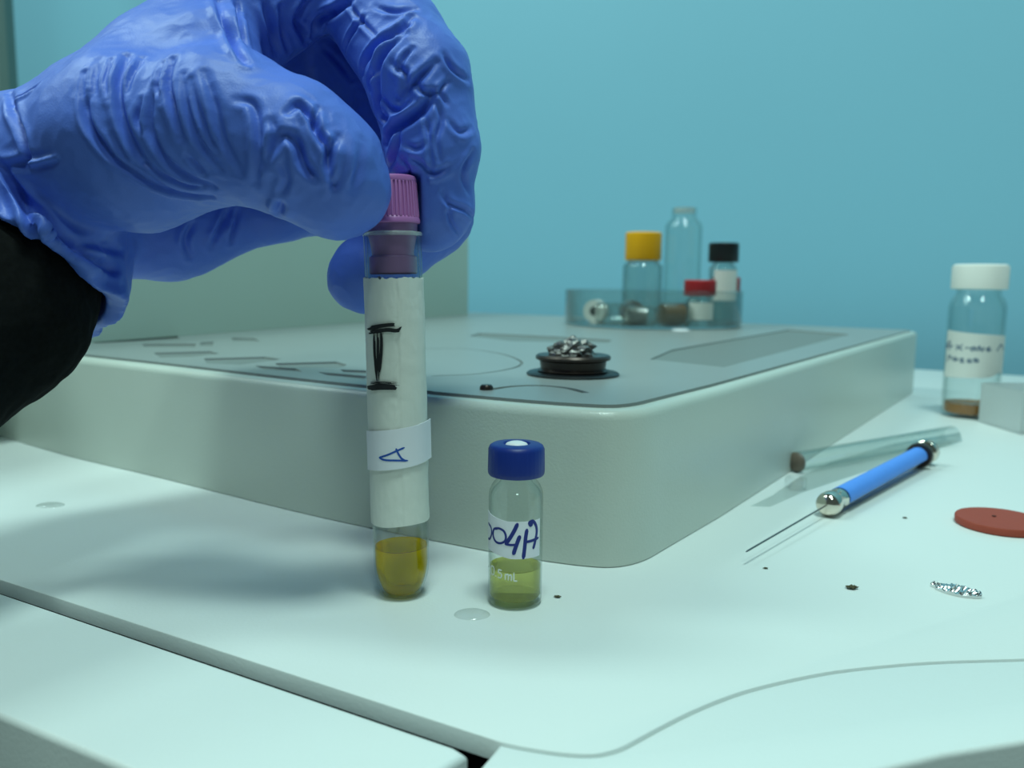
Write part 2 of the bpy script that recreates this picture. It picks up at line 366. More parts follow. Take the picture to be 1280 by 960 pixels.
# ------------------------------------------------------------------ injector cap with foil on the plate
ic = gz(716, 467.5, 41.0)
inj = thing('injector_cap', 'black spool-shaped injector cap with a crumpled foil lump on the grey top plate', 'cap', (ic[0], ic[1], 40.8))
lathe('base_flange', [(0, 0), (15, 0), (15.2, 0.5), (14.6, 1.0), (0, 1.0)], M['black_cap'], inj)
lathe('ring', [(11.2, 1.0), (11.8, 1.6), (10.6, 2.2), (10.9, 4.6), (12.2, 5.2), (12.3, 6.0), (11.7, 6.6), (0, 6.4)], M['darkmetal'], inj)
def lump(name, rx, ry, rz, m, parent, amp, fr, off=(0, 0, 0), seed=0, base=0.0):
    bm = bmesh.new(); bmesh.ops.create_icosphere(bm, subdivisions=4, radius=1)
    for v in bm.verts:
        n = v.co.copy(); k = 1 + amp * (abs(noise.noise(n * fr + Vector((seed, 3, 7)))) * 2 - 0.5) + amp * 0.5 * abs(noise.noise(n * fr * 2.3 + Vector((seed, 1, 2))))
        v.co = Vector((n.x * rx * k, n.y * ry * k, max(n.z * rz * k, -base))) * MM
    bm.transform(Matrix.Translation([c * MM for c in off])); return from_bm(name, bm, m, parent, False)
lump('foil_lump', 7.0, 6.5, 4.6, M['darkfoil'], inj, 0.32, 2.2, (-0.3, 0, 7.2), 5, 0.8)

# ------------------------------------------------------------------ the test tube
def stand(name, label, cat, base, top=None, group=None):
    t = thing(name, label, cat, base, group)
    if top is not None: t.rotation_mode = 'QUATERNION'; t.rotation_quaternion = tilt(base, top)
    return t
TB = np.array([-24.55, 184.6, 0.05]); TT = gy(490.5, 291, 184.6)
TH = float(np.linalg.norm(TT - TB))
tube = stand('test_tube', 'glass test tube with purple stopper, white paper wrap and golden liquid, held by gloved hand', 'test tube', TB, TT)
R = 6.25
outer = [(0, 0.0), (3.2, 0.05), (4.2, 0.35), (4.7, 1.3), (5.2, 2.6), (5.75, 4.2), (6.1, 5.8), (R, 7.6), (R, TH - 0.8), (R + 0.05, TH - 0.3), (R - 0.35, TH)]
inner = [(R - 0.85, TH - 0.3), (R - 0.75, TH - 1.2), (R - 0.32, TH - 14), (R - 0.32, 8.0), (5.72, 6.0), (5.35, 4.3), (4.85, 2.8), (4.35, 1.6), (3.6, 0.85), (0, 0.6)]
lathe('glass_body', outer + inner, M['glass'], tube, 96)
LQ = 11.3; ri = R - 0.36
lathe('liquid', [(0, 0.64), (3.58, 0.9), (4.31, 1.64), (4.81, 2.84), (5.31, 4.34), (5.68, 6.03), (ri, 8.02), (ri, LQ + 0.35), (ri - 0.25, LQ + 0.12), (ri - 1.0, LQ - 0.1), (0, LQ - 0.15)], M['gold'], tube, 96)
lathe('rim', [(5.75, TH - 0.75), (R + 0.12, TH - 0.75), (R + 0.22, TH - 0.3), (R + 0.05, TH + 0.08), (R - 0.3, TH + 0.18), (5.75, TH - 0.1), (5.75, TH - 0.75)], M['rim'], tube, 96)  # separate whitish bead that paints the bright highlight on the tube rim
# stopper: ribbed cap, neck and plug
rib = lambda a, r, z: (0.16 * (1 if math.cos(a * 40) > 0 else -1), 0) if (r > 4.5 and TH + 3.3 < z < TH + 10.6) else (0, 0)
k = TH
cap_o = lathe('stopper_cap', [(0, k + 1.9), (5.9, k + 1.9), (6.05, k + 2.1), (6.05, k + 2.7), (5.8, k + 3.2), (5.75, k + 3.4), (5.35, k + 10.5), (5.4, k + 10.7), (5.45, k + 11.2), (5.2, k + 11.8), (4.6, k + 12.0), (0, k + 11.9)], M['purple'], tube, 320, wob=rib, auto=30)
lathe('stopper_plug', [(0, k + 1.85), (5.45, k + 1.85), (5.35, k - 0.2), (4.9, k - 2.2), (4.55, k - 4.2), (4.6, k - 4.9), (5.15, k - 5.2), (5.2, k - 5.5), (5.2, k - 8.6), (4.9, k - 8.9), (3.6, k - 8.9), (3.2, k - 7.5), (0, k - 7.5)], M['purple_dark'], tube, 96)
# paper wrap
pt = float((72 - (347 - 345) * 0.172)); pb = 17.6
rng = np.random.default_rng(3); jag = rng.normal(0, 0.16, 80)
def ptop(s): i = int((s + 20) * 2) % 79; f = (s + 20) * 2 % 1; return pt + jag[i] * (1 - f) + jag[i + 1] * f
def pbot(s): return pb + 0.15 * math.sin(s * 0.5) + 0.03 * s
def pbul(s, t):
    cr_ = -0.14 * math.exp(-((s - 1.2 - 0.5 * math.sin(t * 0.6) - 0.045 * (t - 60)) / 0.28) ** 2) if t > 34 else 0
    n1 = noise.noise(Vector((s * 0.25, t * 0.10, 1.3))); n2 = noise.noise(Vector((s * 0.9, t * 0.5, 4.1)))
    sd = 0.5 * max(0.0, math.exp(-((t - 45) / 16.0) ** 2)) * (0.5 + 0.5 * math.sin(s / R * 0.8 + 0.2))
    return 0.12 + cr_ + 0.16 * n1 + 0.07 * n2 + 0.25 * sd + 0.12 * (1 if (math.sin(s / R + 0.8) > 0.86) else 0)
wrapo = wrap('paper_wrap', R, -math.pi * R, math.pi * R * 0.999, pbot, ptop, M['paper'], tube, 0.15, 160, 70, bulge=pbul)
# handwritten I in black crayon: many scribbled passes
def scribble(path, n, spread, w_=0.22, seed=1):
    rg = np.random.default_rng(seed); out = []
    for q_ in range(n):
        o = rg.normal(0, spread, 2); P = [np.array(p, float) + o + rg.normal(0, spread * 0.35, 2) for p in path]
        a = rg.uniform(0, 0.25); b = 1 - rg.uniform(0, 0.25)
        sp_ = smooth_path(P, 8); sp_ = sp_[int(a * len(sp_)):max(int(b * len(sp_)), int(a * len(sp_)) + 3)]
        out.append((w_ * rg.uniform(0.5, 1.5), sp_))
    return out
def s_of(px, t):  # arc position on the wrap for an image column (rough, front surface)
    yy = TB[1]; zc = yy * cp + (72 - t) * sp - R; cx = 497 - (t - 35) * 0.10
    v = (px - cx) / F * zc; return 6.7 * math.asin(max(-0.99, min(0.99, v / 6.7)))
def t_of(py): return 72 - (py - 345.0) * 0.1705
def UV(px, py): t = t_of(py); return (s_of(px, t) + 0.85, t)
I_l = scribble([UV(461, 411), UV(470, 408), UV(484, 405.5), UV(498, 405)], 16, 0.17, 0.3, 1) + scribble([UV(463, 415), UV(472, 413), UV(485, 411), UV(497, 412), UV(503, 408)], 14, 0.17, 0.26, 2)
I_l += scribble([UV(469, 413), UV(469, 440), UV(472, 478)], 12, 0.12, 0.2, 3) + scribble([UV(478, 412), UV(477, 440), UV(473, 478)], 12, 0.12, 0.22, 4) + scribble([UV(474, 412), UV(474, 445), UV(472, 478)], 12, 0.22, 0.2, 5)
I_l += scribble([UV(460, 486), UV(472, 483), UV(486, 482.5), UV(497, 483)], 20, 0.18, 0.34, 6) + scribble([UV(464, 480), UV(480, 478), UV(502, 480)], 8, 0.3, 0.13, 7)
strokes('lettering', I_l, 0.3, R + 0.62, M['graphite'], wrapo, th=0.03, smooth=False)
# small sticker with a flag sticking out on the right
def st_top(s): return t_of(537) + 0.10 + 0.115 * s
def st_bot(s): return t_of(587) - 0.15 + 0.115 * s
RS = R + 0.62
stk = wrap('sticker', RS, -8.5, 10.6, st_bot, st_top, M['sticker'], tube, 0.14, 60, 6, flag=8.2)
A_l = [[UV(474, 573), UV(484, 569), UV(495, 564), UV(505, 560)], [UV(474, 573), UV(480, 575.5), UV(495, 576), UV(509, 577)], [UV(495, 561), UV(497, 566), UV(501, 573), UV(506, 577)]]
strokes('lettering', A_l, 0.42, RS + 0.15, M['ink2'], stk, th=0.03)

# ------------------------------------------------------------------ the small vial
VB = np.array([1.15, 180.9, 0.05])
vial = thing('sample_vial', 'small clear vial with dark blue cap and olive liquid, standing beside the test tube', 'vial', VB)
r = 6.0
lathe('glass_body', [(0, 0.35), (3.8, 0.3), (4.8, 0.0), (5.5, 0.15), (5.9, 0.7), (r, 1.5), (r, 24.2), (5.85, 25.6), (5.3, 26.9), (4.5, 27.9), (4.2, 28.6), (4.2, 33.6),
                     (3.3, 33.6), (3.3, 28.4), (3.8, 27.2), (4.9, 26.2), (5.5, 25.2), (5.7, 24.2), (5.72, 2.2), (5.4, 1.7), (4.4, 1.45), (0, 1.4)], M['glass'], vial, 96)
vl = 8.3
lathe('liquid', [(0, 1.44), (4.38, 1.49), (5.36, 1.74), (5.68, 2.23), (5.68, vl + 0.3), (5.4, vl + 0.08), (4.2, vl - 0.05), (0, vl - 0.08)], M['olive'], vial, 96)
lathe('cap', [(4.25, 29.1), (5.95, 29.1), (6.2, 29.5), (6.25, 30.2), (6.15, 34.9), (5.85, 35.6), (5.3, 35.95), (3.1, 36.1), (2.8, 35.8), (2.7, 35.0), (0, 35.0)], M['blue_cap'], vial, 96, wob=lambda a, q_, z: (0.035 * math.cos(a * 36), 0) if (q_ > 6.1 and z < 35.2) else (0, 0))
lathe('septum', [(0, 36.5), (1.4, 36.4), (2.2, 36.1), (2.6, 35.6), (2.65, 35.02), (0, 35.02)], M['septum_white'], vial, 48)
def tv(py): return 72 - (py - 345.0) * 0.1700
def sv(px): v = (px - 643.5) * 0.1705; return 6.0 * math.asin(max(-0.99, min(0.99, v / 6.0)))
lt = lambda s: tv(650.5) + (0.10 * max(0, -s - 2)) ** 1 * 1.6 + 0.0 * s
lb = lambda s: tv(699) + (0.10 * max(0, -s - 1)) * 1.5
vlab = wrap('label', r + 0.02, -8.9, 6.2, lb, lt, M['sticker'], vial, 0.10, 60, 6)
V = lambda px, py: (sv(px), tv(py + 0.0))
def vs_(pts): return [V(*p) for p in pts]
L004A = [vs_([(609, 660), (612, 663), (613, 671), (611, 679), (609, 681)]),
         vs_([(621, 661), (616, 664), (615, 672), (618, 679), (624, 680), (630, 676), (631, 669), (628, 663), (622, 661), (618, 663)]),
         (0.85, vs_([(645.5, 653), (641, 663), (636, 672), (631, 680)])), vs_([(631, 680), (637, 680.5), (644, 680)]),
         (0.85, vs_([(648.5, 669), (646, 676), (643, 685), (641, 692)])),
         (0.85, vs_([(657.5, 661), (656, 672), (655, 684), (653.5, 698)])), (0.7, vs_([(660, 652), (665, 651), (669, 658), (670, 667), (668, 679), (666, 687)])),
         (0.6, vs_([(656, 677), (663, 676.5), (672, 675)])), (0.7, vs_([(660, 652), (662, 656), (664, 654)]))]
strokes('lettering', L004A, 0.5, r + 0.13, M['ink'], vlab, th=0.03)
def W(x, y): return V(x, y)
def seg7(pts): return (0.30, [W(*p) for p in pts])
prt = [(0.3, [W(607, 716.5), W(609.5, 718), W(607.5, 720)]),
       seg7([(613.5, 714), (612.5, 716), (612.5, 723), (613.8, 725), (616, 724), (616.4, 717), (615, 714), (613.3, 714)]),
       (0.34, [W(618.3, 725), W(619, 725.3)]),
       (0.3, [W(626, 715.8), W(622.5, 715.2)]), (0.3, [W(622.3, 715.2), W(622, 719.6)]), (0.3, [W(622, 719.4), W(625.2, 719.8), W(626.2, 723), W(624.6, 726), W(621.3, 725.6)]),
       (0.3, [W(631, 719.5), W(631, 727)]), (0.3, [W(631, 721), W(633.5, 719.6), W(634.8, 721), W(634.8, 727.3)]), (0.3, [W(634.8, 721.6), W(637, 720), W(638.6, 721.4), W(638.6, 727.6)]),
       (0.3, [W(641.8, 717), W(641.8, 727.8)]), (0.3, [W(641.8, 727.8), W(645.8, 727.9)])]
strokes('printing', prt, 0.3, r + 0.02, M['print_white'], vial, th=0.03)['label'] = 'white printed volume mark reading 0.5 mL'

# ------------------------------------------------------------------ right: white-capped vial and plastic box
WB = np.array([249.0, 452.0, 0.05])
wv = thing('sample_vial', 'clear vial with white cap, handwritten label and amber residue, by the frosted box', 'vial', WB)
r = 13.9
lathe('glass_body', [(0, 0.6), (9, 0.3), (12.5, 0.0), (13.6, 0.8), (r, 2.0), (r, 58), (13.5, 61), (12.2, 64), (10.8, 66), (10.6, 74), (9.4, 74), (9.4, 66), (10.8, 63.4), (12.3, 60.5), (12.8, 57.5), (12.8, 2.8), (12, 2), (0, 1.8)], M['glass'], wv, 64)
lathe('liquid', [(0, 1.85), (12, 2.1), (12.75, 2.9), (12.75, 7.6), (11.8, 7.2), (0, 7.1)], M['amber'], wv, 64)
lathe('cap', [(10.7, 68.6), (13.0, 68.6), (13.5, 69), (13.55, 80), (13.1, 81.2), (12.0, 81.8), (0, 81.8)], M['white_cap'], wv, 144, wob=lambda a, q_, z: (0.12 * math.cos(a * 48), 0) if (q_ > 13.2) else (0, 0))
wl = wrap('label', r + 0.03, -24, 13, lambda s: 22.5 + 0.05 * s + 0.9 * math.exp(-((s - 8) / 4) ** 2) * 2.5, lambda s: 45.2 - 0.06 * s, M['label'], wv, 0.12, 50, 8)
def UW(px, py): v = (px - 1226.0) * 0.43; return (r * math.asin(max(-.98, min(.98, v / r))) - 7.0, 45 - (py - 421) * 0.42)
hw = lambda pts: [UW(*p) for p in pts]
WL = [hw([(1192, 443), (1197, 434), (1199, 431), (1200, 441)]), hw([(1193, 438), (1203, 437)]), hw([(1196, 433), (1198, 443)]), hw([(1206, 441), (1213, 434)]), hw([(1206, 435), (1213, 441)]),
      hw([(1216, 438), (1220, 437.5)]), hw([(1226, 436), (1222, 438), (1224, 441), (1227, 437), (1228, 441)]), hw([(1230, 441), (1231, 435), (1234, 441), (1236, 436)]),
      hw([(1238, 439), (1242, 436), (1240, 441), (1244, 439)]), hw([(1250, 441), (1254, 433), (1257, 440)]),
      hw([(1197, 458), (1198, 450), (1202, 451), (1199, 454)]), hw([(1203, 454), (1206, 451), (1208, 454), (1204, 455), (1210, 453)]), hw([(1211, 452), (1215, 452), (1212, 456), (1216, 456)]),
      hw([(1219, 455), (1221, 452), (1224, 455), (1220, 456)]), hw([(1229, 454), (1226, 452), (1229, 451), (1231, 454), (1227, 455)])]
strokes('lettering', WL, 0.8, r + 0.16, M['greyink'], wl, th=0.03)
# open frosted plastic box
bx0, bx1, by0, by1, bh = 244, 330, 397, 434, 21
def open_box(name, x0, x1, y0, y1, h, t, m):
    bm = bmesh.new()
    bmesh.ops.create_cube(bm, size=1, matrix=Matrix.LocRotScale(Vector(((x1 - x0) / 2, 0, h / 2)) * 0, None, Vector((x1 - x0, y1 - y0, h)) * MM))
    bmesh.ops.translate(bm, vec=(0, 0, h / 2 * MM), verts=bm.verts)
    top = [f for f in bm.faces if f.normal.z > 0.9]
    r_ = bmesh.ops.inset_region(bm, faces=top, thickness=t * MM)
    bmesh.ops.translate(bm, vec=(0, 0, -(h - t) * MM), verts=list({v for f in top for v in f.verts}))
    bmesh.ops.bevel(bm, geom=[e for e in bm.edges], offset=0.4 * MM, segments=2, affect='EDGES')
    return from_bm(name, bm, m, None, True, 35)
pb_ = open_box('plastic_box', bx0, bx1, by0, by1, bh, 1.2, M['frosted']); pb_.location = ((bx0 + bx1) / 2 * MM, (by0 + by1) / 2 * MM, 0.00005)
tag(pb_, 'low frosted translucent plastic box in front of the white-capped vial', 'plastic box')

# ------------------------------------------------------------------ dish of vials on the top plate
PZ = 40.85
dish = thing('glass_dish', 'round shallow glass dish holding capped vials at the back of the top plate', 'dish', (96, 580, PZ))
rd = 60
dish_o = lathe('dish_wall', [(0, 0), (57, 0), (rd - 0.6, 0.8), (rd, 2.5), (rd, 22.6), (rd + 0.5, 23.4), (rd - 0.6, 24), (rd - 1.7, 23.2), (rd - 1.8, 3), (rd - 3, 1.8), (0, 1.6)], M['glass_bg'], dish, 96)
def small_vial(x, y, label, cat, rb, hb, capr, caph, capm, z=PZ + 1.7, rib_n=0, lab=None, fill=None, neck=None, name='sample_vial', group=None):
    t = thing(name, label, cat, (x, y, z), group); nk = neck or rb * 0.7
    lathe('glass_body', [(0, 0.4), (rb * 0.85, 0), (rb, 1.2), (rb, hb - 4), (rb * 0.93, hb - 2), (nk, hb), (nk, hb + caph * 0.8), (nk - 1, hb + caph * 0.8), (nk - 1, hb), (rb - 1.2, hb - 3.5), (rb - 1, 2), (0, 1.6)], M['glass_bg'], t, 48)
    lathe('cap', [(nk, hb + 0.8), (capr * 0.97, hb + 0.8), (capr, hb + 1.2), (capr, hb + caph - 0.8), (capr * 0.93, hb + caph), (0, hb + caph)], capm, t, 120, wob=(lambda a, q_, zz: (0.18 * math.cos(a * 30), 0) if q_ > capr * 0.98 else (0, 0)) if rib_n else None)
    if lab: wrap('label', rb + 0.05, *lab, M['label'], t, 0.15, 30, 4)
    if fill: lathe('residue', [(0, 1.7), (rb - 1.1, 2.1), (rb - 1.1, fill[0]), (0, fill[0])], fill[1], t, 32)
    return t
small_vial(92.5, 606, 'clear bottle with ribbed yellow screw cap standing in the dish', 'bottle', 14.2, 42, 12.6, 20.5, M['yellow'], rib_n=1, name='glass_bottle', neck=11)
bk = small_vial(140, 566, 'small vial with black cap and white label standing at the right of the dish', 'vial', 9.2, 40.5, 9.9, 13.5, M['black_cap'], lab=(-8, 11, lambda s: 16, lambda s: 36), neck=6.5)
small_vial(121, 547, 'small vial with glossy red cap at the front right of the dish', 'vial', 9.2, 18.5, 10.2, 11, M['red'], lab=(-9, 9, lambda s: 4, lambda s: 15), fill=None)
small_vial(148, 588, 'red-capped vial mostly hidden behind the black-capped vial', 'vial', 8.4, 21, 9.6, 10.5, M['red'])
# tall clear inverted glass bottle
tvl = thing('glass_bottle', 'tall empty clear glass bottle with rounded shiny top behind the other vials', 'bottle', (122, 612, PZ + 1.7))
lathe('glass_body', [(0, 0.4), (12, 0), (13.2, 1), (13.2, 66), (12.6, 69), (10.5, 71.5), (8.8, 73), (8.8, 80), (7.6, 80.4), (7.6, 73), (9.5, 70.5), (11.7, 68), (12.3, 65.5), (12.3, 2), (0, 1.6)], M['glass'], tvl, 64)
lathe('rim_plug', [(0, 80.9), (7.4, 80.4), (7.4, 77), (0, 77)], M['frosted'], tvl, 32)
# small pieces lying in the dish
def lying(name, label, cat, x, y, z, rr, ln, ang, m, parts=()):
    t = thing(name, label, cat, (x, y, z + rr)); Rm = axis_rot((math.cos(ang), math.sin(ang), 0))
    for nm, prof, mm_ in parts: lathe(nm, prof, mm_, t, 32, rot=Rm)
    return t
lying('sample_vial', 'short clear vial with a brown residue lying in the front of the dish', 'vial', 106, 543, PZ + 1.7, 7.5, 20, 0.35, None,
      [('glass_body', [(0, -13), (6.5, -13), (7.5, -12), (7.5, 8), (5, 10), (5, 13), (4.2, 13), (4.2, 10), (6.6, 7.5), (6.6, -11.6), (0, -12)], M['glass_bg']), ('residue', [(0, -11.5), (6.2, -11.3), (6.2, 4), (0, 4)], M['brownish'])])
lying('sample_vial', 'empty clear glass vial lying across the middle of the dish', 'vial', 70, 556, PZ + 1.7, 7.2, 20, -0.2, None,
      [('glass_body', [(0, -15), (6.5, -15), (7.2, -14), (7.2, 8), (5, 10), (5, 14), (4.2, 14), (4.2, 10), (6.4, 7.5), (6.4, -13.6), (0, -14)], M['glass_bg'])])
lying('rubber_stopper', 'small grey cap with a black hole lying at the left of the dish', 'stopper', 57, 578, PZ + 1.7, 7.6, 12, -1.9, None,
      [('body', [(0, -5), (7.6, -5), (7.6, 5), (3.2, 5), (3.2, 4.2), (0, 4.2)], M['label']), ('hole', [(0, 4.3), (3.1, 4.3), (3.1, 5.2), (0, 5.2)], M['black_cap'])])
lying('metal_nut', 'dull metal nut lying among the vials at the dish centre left', 'nut', 82, 583, PZ + 1.7, 7.4, 12, -1.4, None,
      [('body', [(3.5, -5), (7.4, -5), (7.4, 5), (3.5, 5), (3.5, -5)], M['darkfoil'])])
lying('metal_nut', 'dull metal nut lying just behind the residue vial in the dish', 'nut', 108, 568, PZ + 1.7, 7.0, 12, -1.3, None,
      [('body', [(3.2, -6), (7.0, -6), (7.0, 6), (3.2, 6), (3.2, -6)], M['darkfoil'])])
lying('sample_vial', 'short clear vial with grey powder lying in front of the yellow-capped bottle', 'vial', 82, 534, PZ + 1.7, 6.4, 20, 0.1, None,
      [('glass_body', [(0, -10), (5.6, -10), (6.4, -9), (6.4, 7), (4.6, 9), (4.6, 11), (4.0, 11), (4.0, 9), (5.7, 6.5), (5.7, -8.8), (0, -9)], M['glass_bg']), ('residue', [(0, -8.9), (5.4, -8.7), (5.4, 2), (0, 2)], M['grey_plastic'])])
lying('glass_stopper', 'small clear stopper lying at the left rear of the dish', 'stopper', 62, 603, PZ + 1.7, 6.0, 12, 0.6, None,
      [('body', [(0, -7), (5, -7), (6, -5), (6, 3), (4, 6), (3, 10), (0, 10)], M['glass_bg'])])
sh = gz(851, 413, PZ)
o = lathe('water_drop', [(0, 0.9), (3, 0.8), (5, 0.4), (5.8, 0.0), (0, 0)], M['septum_white'], None, 32); o.location = (sh[0] * MM, sh[1] * MM, (PZ) * MM); o.scale = (1, 0.8, 1)  # flat white disc standing in for a bright reflection at the dish front
o.name = 'dish_highlight'; tag(o, 'tiny white disc imitating a bright reflection just in front of the dish', 'septum')

# ------------------------------------------------------------------ syringe
sA, sB = gz(1034, 631, 4.05), gz(1157, 565, 5.3); sd = (sB - sA); SL = float(np.linalg.norm(sd)); 
syr = thing('microlitre_syringe', 'slim syringe with blue barrel wrap, chrome ends and thin needle on the deck', 'syringe', sA)
Rm = axis_rot(sd)
tipw = gz(932, 690, 3.6); nd = (tipw - sA); NL = float(np.linalg.norm(nd))
lathe('front_collar', [(0, -1.8), (1.0, -1.7), (2.6, -1.2), (3.5, -0.2), (3.75, 1.0), (3.75, 3.5), (3.5, 4.2), (3.3, 8.5), (3.3, 9.5), (0, 9.5)], M['chrome'], syr, 48, rot=Rm)
lathe('barrel', [(0, 9.5), (3.15, 9.5), (3.15, SL - 8), (0, SL - 8)], M['glass_bg'], syr, 48, rot=Rm)
o = lathe('barrel_wrap', [(3.2, 10.5), (3.45, 10.5), (3.45, SL - 10), (3.2, SL - 10), (3.2, 10.5)], M['blue_sleeve'], syr, 72); o['label'] = 'blue barrel wrap, open along its lower side'
bm = bmesh.new(); bm.from_mesh(o.data)
bmesh.ops.delete(bm, geom=[f for f in bm.faces if math.radians(196) < math.atan2(f.calc_center_median().y, f.calc_center_median().x) % (2 * math.pi) < math.radians(262)], context='FACES')
bm.transform(Rm); bm.to_mesh(o.data); bm.free()
lathe('barrel_core', [(0, 9.6), (2.3, 9.6), (2.3, SL - 9), (0, SL - 9)], M['steel'], syr, 24, rot=Rm)
lathe('rear_collar', [(0, SL - 9.5), (4.6, SL - 9.5), (4.9, SL - 8.8), (4.9, SL - 7.0), (4.4, SL - 6.2), (3.0, SL - 5.8), (0, SL - 5.8)], M['darkmetal'], syr, 48, rot=Rm)
lathe('plunger_button', [(0, SL - 5.8), (1.5, SL - 5.8), (1.5, SL - 2.5), (3.6, SL - 2.4), (4.6, SL - 1.6), (4.75, SL + 1.6), (4.0, SL + 3.0), (2.0, SL + 3.6), (0, SL + 3.7)], M['chrome'], syr, 48, rot=Rm)
lathe('needle', [(0, -1), (0.30, -1), (0.26, 1.0), (0.24, NL - 1), (0.06, NL), (0, NL)], M['steel'], syr, 16, rot=axis_rot(nd))

# ------------------------------------------------------------------ glass tube, clear case, caps behind the syringe
pA, pB = gz(994, 578, 4.0), gz(1190, 543, 4.3); pd = pB - pA; PL = float(np.linalg.norm(pd)); Rp = axis_rot(pd)
gt = thing('glass_tube', 'clear glass tube with dark brown end plug, lying beside the raised housing', 'glass tube', pA)
lathe('tube_wall', [(3.9, 0), (3.9, PL), (3.3, PL), (3.3, 0), (3.9, 0)], M['glass'], gt, 48, rot=Rp)
lathe('plug', [(0, -0.8), (2.4, -0.6), (3.5, 0.2), (3.9, 1.0), (3.2, 1.8), (0, 2.0)], M['septum_brown'], gt, 48, rot=Rp)
case_pts = [gz(*p)[:2] for p in [(938, 633), (962, 634), (1003, 616), (1120, 577), (1203, 552), (1200, 541), (1120, 554), (1040, 577), (1000, 596), (965, 620)]]
cs = prism('plastic_film', case_pts, 0.05, 0.16, M['film']); tag(cs, 'flat clear plastic film lying under the glass tube beside the housing', 'plastic film')
cc = gz(995, 606, 1.5)
cco = lathe('clear_cap', [(2.3, 0), (3.2, 0), (3.5, 0.6), (3.4, 3.4), (3.0, 4.0), (2.2, 4.0), (2.2, 0)], M['water'], None, 32, wob=lambda a, q_, z: (0.25 * math.cos(a * 7), 0)); cco.location = (cc[0] * MM, cc[1] * MM, 0.0003); cco.rotation_euler = (0, 0, 0)
tag(cco, 'small crinkled clear plastic ring just below the brown plug of the glass tube', 'plastic ring')

# ------------------------------------------------------------------ red disc, foil scrap, drops, crumbs
dc = gz(1251, 652.5, 1.2)
dsc = thing('rubber_disc', 'round brick-red rubber septum disc with a pinhole at the right edge of the deck', 'rubber disc', (dc[0], dc[1], 0.05))
lathe('disc_body', [(0, 0), (11.9, 0), (12.3, 0.3), (12.35, 2.0), (12.1, 2.35), (0, 2.4)], M['disc'], dsc, 96)
lathe('pinhole', [(0, 2.42), (0.45, 2.42), (0.6, 2.6), (0.35, 2.72), (0, 2.55)], M['hole'], dsc, 16, wob=lambda a, q_, z: (0.12 * math.cos(3 * a), 0), off=(-1.3, 1.5, 0))
fa, fb = gz(1163, 733), gz(1227, 748)
fc = (fa + fb) / 2; fd = fb - fa; FL = float(np.linalg.norm(fd)); an = math.atan2(fd[1], fd[0])
bm = bmesh.new(); NX, NY = 36, 10; g = []
for i in range(NX + 1):
    u = i / NX; wv_ = (0.25 + 1.45 * math.sin(math.pi * min(1, max(0.02, u)) ** 1.1) ** 0.8) if u > 0.12 else 0.12 + u * 3
    row = []
    for j in range(NY + 1):
        v_ = j / NY - 0.5; x = (u - 0.5) * FL; y = v_ * 3.4 * wv_
        z = 0.35 + 0.9 * abs(noise.noise(Vector((x * 0.9, y * 1.3, 2)))) + 0.5 * abs(noise.noise(Vector((x * 2.2, y * 2.5, 7)))) + 0.9 * math.cos(v_ * 3) * (1 - abs(u - 0.6))
        row.append((bm.verts.new((x * MM, y * MM, z * MM)), bm.verts.new((x * MM, y * MM, 0.02 * MM))))
    g.append(row)
for i in range(NX):
    for j in range(NY):
        bm.faces.new((g[i][j][0], g[i + 1][j][0], g[i + 1][j + 1][0], g[i][j + 1][0])); bm.faces.new((g[i][j + 1][1], g[i + 1][j + 1][1], g[i + 1][j][1], g[i][j][1]))
for i in range(NX):
    for j in (0, NY): bm.faces.new((g[i][j][0], g[i][j][1], g[i + 1][j][1], g[i + 1][j][0]))
for j in range(NY):
    for i in (0, NX): bm.faces.new((g[i][j][0], g[i][j + 1][0], g[i][j + 1][1], g[i][j][1]))
fo = from_bm('foil_scrap', bm, M['foil'], None, False); fo.location = (fc[0] * MM, fc[1] * MM, 0.00005); fo.rotation_euler = (0, 0, an)
tag(fo, 'small crumpled sliver of silver foil lying below the red rubber disc', 'foil')
for (px, py, rx, ry, lab) in [(590, 768.5, 3.9, 3.1, 'clear water drop on the deck between the tube and the small vial'), (63, 632, 4.3, 3.0, 'small flat water drop on the shaded left of the deck')]:
    c = gz(px, py)
    o = lathe('water_drop', [(0, 0.75), (0.4, 0.74), (0.75, 0.55), (0.93, 0.26), (1.0, 0.0), (0, 0)], M['water'], None, 48); o.scale = (rx, ry, 1); o.location = (c[0] * MM, c[1] * MM, 0.00004); tag(o, lab, 'water drop')
for (px, py, s_, lab) in [(1065, 736, 0.8, 'tiny dark crumb on the deck left of the foil sliver'), (697, 747, 0.45, 'tiny dark speck on the deck right of the small vial'), (1131, 648, 0.4, 'tiny dark speck on the deck left of the red disc'),
                     (957, 711, 0.35, 'tiny dark speck on the deck below the needle tip'), (1196, 732, 0.3, 'tiny dark speck just above the foil sliver')]:
    c = gz(px, py); o = lump('crumb', s_ * 1.5, s_, s_ * 0.5, M['crumb'], None, 0.5, 2.5, (0, 0, s_ * 0.45), px); o.location = (c[0] * MM, c[1] * MM, 0.00004); tag(o, lab, 'crumb')

